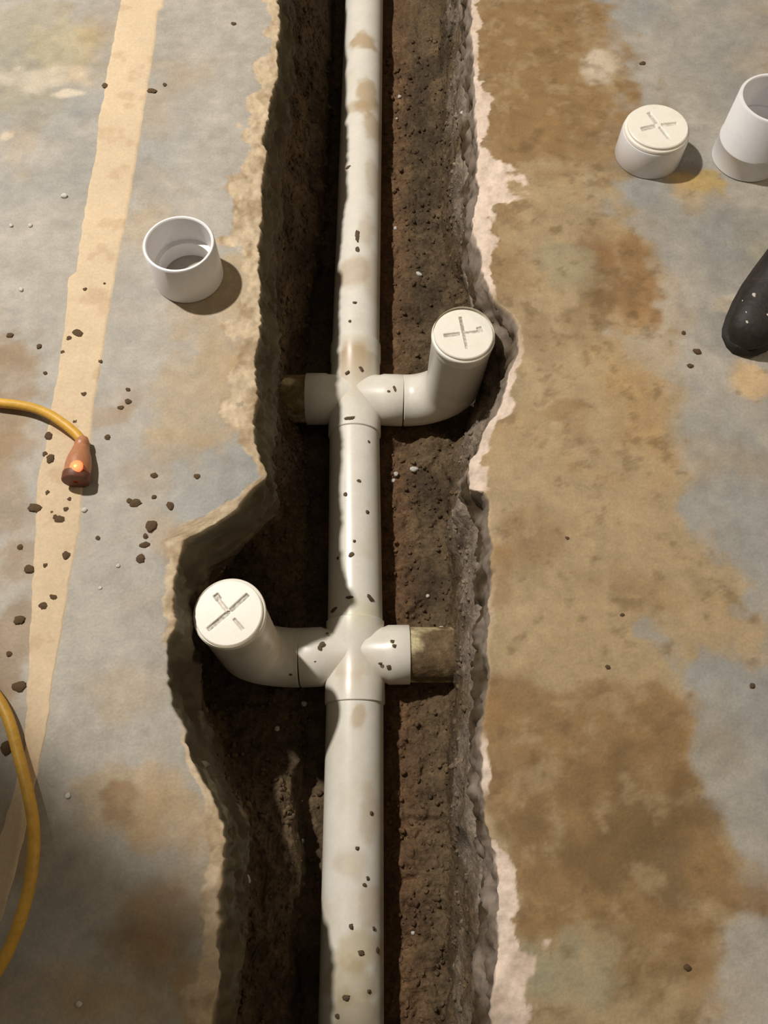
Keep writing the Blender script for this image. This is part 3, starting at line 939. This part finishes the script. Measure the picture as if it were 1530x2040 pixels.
# ankle shaft rising out of the picture
ank = tip + heel_dir * 0.245
V = []
for zz, hw_, hl_ in ((.09, .034, .050), (.12, .040, .055), (.16, .044, .058), (.22, .047, .060), (.28, .050, .062), (.282, .046, .058), (.20, .042, .054)):
    V.append([tuple(ank + side_dir * (hw_ * math.cos(2 * math.pi * k / 36)) + heel_dir * (hl_ * math.sin(2 * math.pi * k / 36)) + Vector((0, 0, zz))) for k in range(36)])
V = np.array(V)
sh_ = obj('shaft', raw_mesh('shaft', V.reshape(-1, 3) - bo_, grid_faces(len(V), 36, wrap=True), M_BOOT), boot)
smooth_by_angle(sh_, 60)
SPECK = blob('dirt_speck', 1, 1, 1, 61, M_STONE, 8, 5, 0.3)
for (dx, sx, r) in ((.020, -.008, .0022), (.040, .010, .0016), (.060, -.020, .0030), (.075, .004, .0018), (.050, -.028, .0018), (.032, -.016, .0013), (.090, -.012, .0024)):
    p = tip + heel_dir * dx + side_dir * sx
    hw = np.interp(dx, [q[0] for q in BP], [q[1] for q in BP]); ht = np.interp(dx, [q[0] for q in BP], [q[2] for q in BP])
    cxn = min(abs(sx - .004) / (hw * .86), .95)
    zz = .012 + (ht - .012) * (.5 + .5 * (1 - cxn ** 2.4) ** .45)
    o = obj('dirt_speck', SPECK, u)
    o.location = (p.x - bo_[0], p.y - bo_[1], zz - bo_[2]); o.scale = (r, r * 1.3, r * .5)
# ------------------------------------------------------------------ dirt clods and pebbles on the floor
CM = [blob('dirt_clod', 1, 1, 1, 20 + s, M_CLOD, 12, 7, 0.42) for s in range(6)]
WM = [blob('pebble', 1, 1, 1, 40 + s, M_STONE, 12, 7, 0.3) for s in range(4)]
CLODS_L = [(209, 171, 6, 6), (303, 181, 10, 5), (328, 169, 4, 4), (465, 47, 5, 4), (170, 577, 5, 5), (208, 566, 4, 4), (155, 664, 12, 7), (138, 674, 6, 5), (125, 702, 5, 4), (167, 785, 6, 5), (255, 776, 5, 4), (214, 871, 6, 5), (97, 869, 8, 8),
           (101, 914, 8, 9), (90, 905, 6, 5), (392, 949, 6, 5), (307, 947, 7, 6), (270, 1002, 12, 7), (258, 998, 6, 5), (307, 990, 5, 4), (339, 1008, 7, 8), (300, 1048, 10, 11), (288, 1085, 10, 6), (280, 1113, 9, 8), (195, 1072, 5, 4), (70, 1012, 14, 8),
           (95, 982, 5, 5), (138, 994, 5, 5), (132, 1015, 6, 6), (103, 1021, 4, 4), (119, 1035, 11, 7), (110, 1030, 5, 5), (132, 1107, 8, 8), (90, 1126, 5, 5), (107, 1190, 9, 6), (86, 1208, 10, 7), (58, 1134, 10, 8), (39, 1235, 11, 8), (18, 1303, 6, 5),
           (37, 1368, 13, 9), (90, 743, 4, 4), (40, 1090, 6, 5), (200, 720, 4, 4), (78, 690, 5, 5), (255, 800, 7, 5), (240, 812, 6, 4), (12, 1490, 10, 14), (290, 1068, 5, 5), (150, 840, 5, 4), (20, 668, 7, 5)]
LAB = rank_labels(CLODS_L, stripe_zone, lambda it: size_word(it) + ' dark dirt clod')
for i, (x, y, rx, ry) in enumerate(CLODS_L):
    s = pscale(y)
    o = obj('dirt_clod', CM[i % 6])
    hgt = min(rx, ry) * s * 0.4
    o.location = P(x, y, hgt * 0.45); o.rotation_euler = (0, 0, random.uniform(-.4, .4)); o.scale = (rx * s, ry * s * 1.15, hgt)
    put(o, LAB[i], 'dirt clod', 'dirt clods on the left floor')
CLODS_R = [(1280, 126, 6, 4), (1389, 700, 8, 6), (1362, 663, 4, 4), (1211, 1329, 5, 4), (1499, 1366, 5, 5), (1375, 729, 7, 4), (1130, 1072, 4, 3), (1370, 1928, 7, 6), (1240, 1225, 5, 3)]
LAB = rank_labels(CLODS_R, lambda it: 'on the stained floor right of the trench', lambda it: size_word(it) + ' dark dirt crumb')
for i, (x, y, rx, ry) in enumerate(CLODS_R):
    s = pscale(y)
    o = obj('dirt_clod', CM[(i + 3) % 6])
    hgt = min(rx, ry) * s * 0.5
    o.location = P(x, y, hgt * 0.45); o.rotation_euler = (0, 0, random.uniform(-.4, .4)); o.scale = (rx * s, ry * s * 1.15, hgt)
    put(o, LAB[i], 'dirt clod', 'dirt crumbs on the right floor')
PEB_L = [(168, 1016, 6, 5), (136, 1585, 6, 5), (128, 390, 6, 6), (60, 449, 4, 4), (22, 449, 4, 4), (42, 577, 5, 4), (235, 1127, 4, 4), (200, 1171, 4, 3), (158, 2000, 6, 6)]
LAB = rank_labels(PEB_L, stripe_zone, lambda it: 'tiny pale concrete chip')
for i, (x, y, rx, ry) in enumerate(PEB_L):
    s = pscale(y)
    o = obj('pebble', WM[i % 4])
    hgt = min(rx, ry) * s * 0.6
    o.location = P(x, y, hgt * 0.5); o.scale = (rx * s, ry * s * 1.1, hgt); o.rotation_euler = (0, 0, i)
    put(o, LAB[i], 'pebble', 'pale chips on the left floor')
# pale stones in the trench
PEB_T = [(825, 936, 9, 6, -.32), (789, 945, 5, 5, -.335), (783, 958, 4, 5, -.335), (879, 1253, 9, 6, -.30), (852, 1188, 4, 4, -.325), (606, 1402, 6, 6, -.335), (823, 1858, 4, 4, -.325), (788, 456, 4, 4, -.335), (796, 194, 4, 4, -.33), (790, 237, 3, 3, -.335),
         (921, 226, 5, 4, -.24), (490, 1755, 13, 10, -.215), (835, 547, 7, 4, -.32), (866, 1332, 6, 8, -.31), (552, 1452, 6, 5, -.33), (930, 1884, 6, 9, -.22), (912, 1660, 4, 4, -.27)]
LAB = rank_labels(PEB_T, lambda it: 'in the soil right of the pipe' if it[0] > 700 else 'in the soil left of the pipe', lambda it: 'small pale stone')
for i, (x, y, rx, ry, z) in enumerate(PEB_T):
    p = P(x, y, z)
    for _ in range(4):
        p = P(x, y, soil_z(p.x, p.y))
    s = pscale(y, p.z)
    o = obj('pebble', WM[(i + 1) % 4])
    hgt = min(rx, ry) * s * 0.8
    o.location = p + Vector((0, 0, hgt * 0.3)); o.scale = (rx * s, ry * s, hgt); o.rotation_euler = (0.2, 0.1, i)
    put(o, LAB[i], 'pebble', 'pale stones in the trench')

# loose crumbs of soil, too many to count: one object
rs = np.random.RandomState(3)
base_m = blob('crumb', 1, 1, 1, 77, M_SOIL, 6, 4, 0.4)
bv = np.array([v.co[:] for v in base_m.vertices]); bq = np.array([p.vertices[:] for p in base_m.polygons if len(p.vertices) == 4] or [[0, 1, 2, 3]])
bpoly = [list(p.vertices) for p in base_m.polygons]
bpy.data.meshes.remove(base_m)
nrow, ncol = SX.shape
VV = []; FF = []; CCc = []
cnt = 0
tries = 0
while cnt < 5200 and tries < 40000:
    tries += 1
    i = rs.randint(0, nrow); j = rs.randint(8, ncol - 8)
    x, y, z = SV[i, j]
    if y < -0.3 or y > 1.9 or z > -0.13: continue
    if abs(x - float(axis_x(y))) < 0.05: continue
    r = 0.0012 + 0.0042 * rs.rand() ** 3
    a = rs.rand() * 6.28
    ca, sa = math.cos(a), math.sin(a)
    s3 = r * (0.7 + 0.6 * rs.rand(3))
    v = bv * s3
    v = np.stack([v[:, 0] * ca - v[:, 1] * sa + x, v[:, 0] * sa + v[:, 1] * ca + y, v[:, 2] + z + r * .2], -1)
    VV.append(v); o_ = cnt * len(bv)
    FF.extend([[k + o_ for k in p] for p in bpoly])
    CCc.append(np.tile(sc[i, j] * (0.85 + 0.4 * rs.rand()), (len(bv), 1)))
    cnt += 1
cr = obj('soil_crumbs', raw_mesh('soil_crumbs', np.concatenate(VV), FF, M_SOIL, np.concatenate(CCc)), soil)
put(cr, 'loose brown soil crumbs covering the trench banks', kind='stuff')
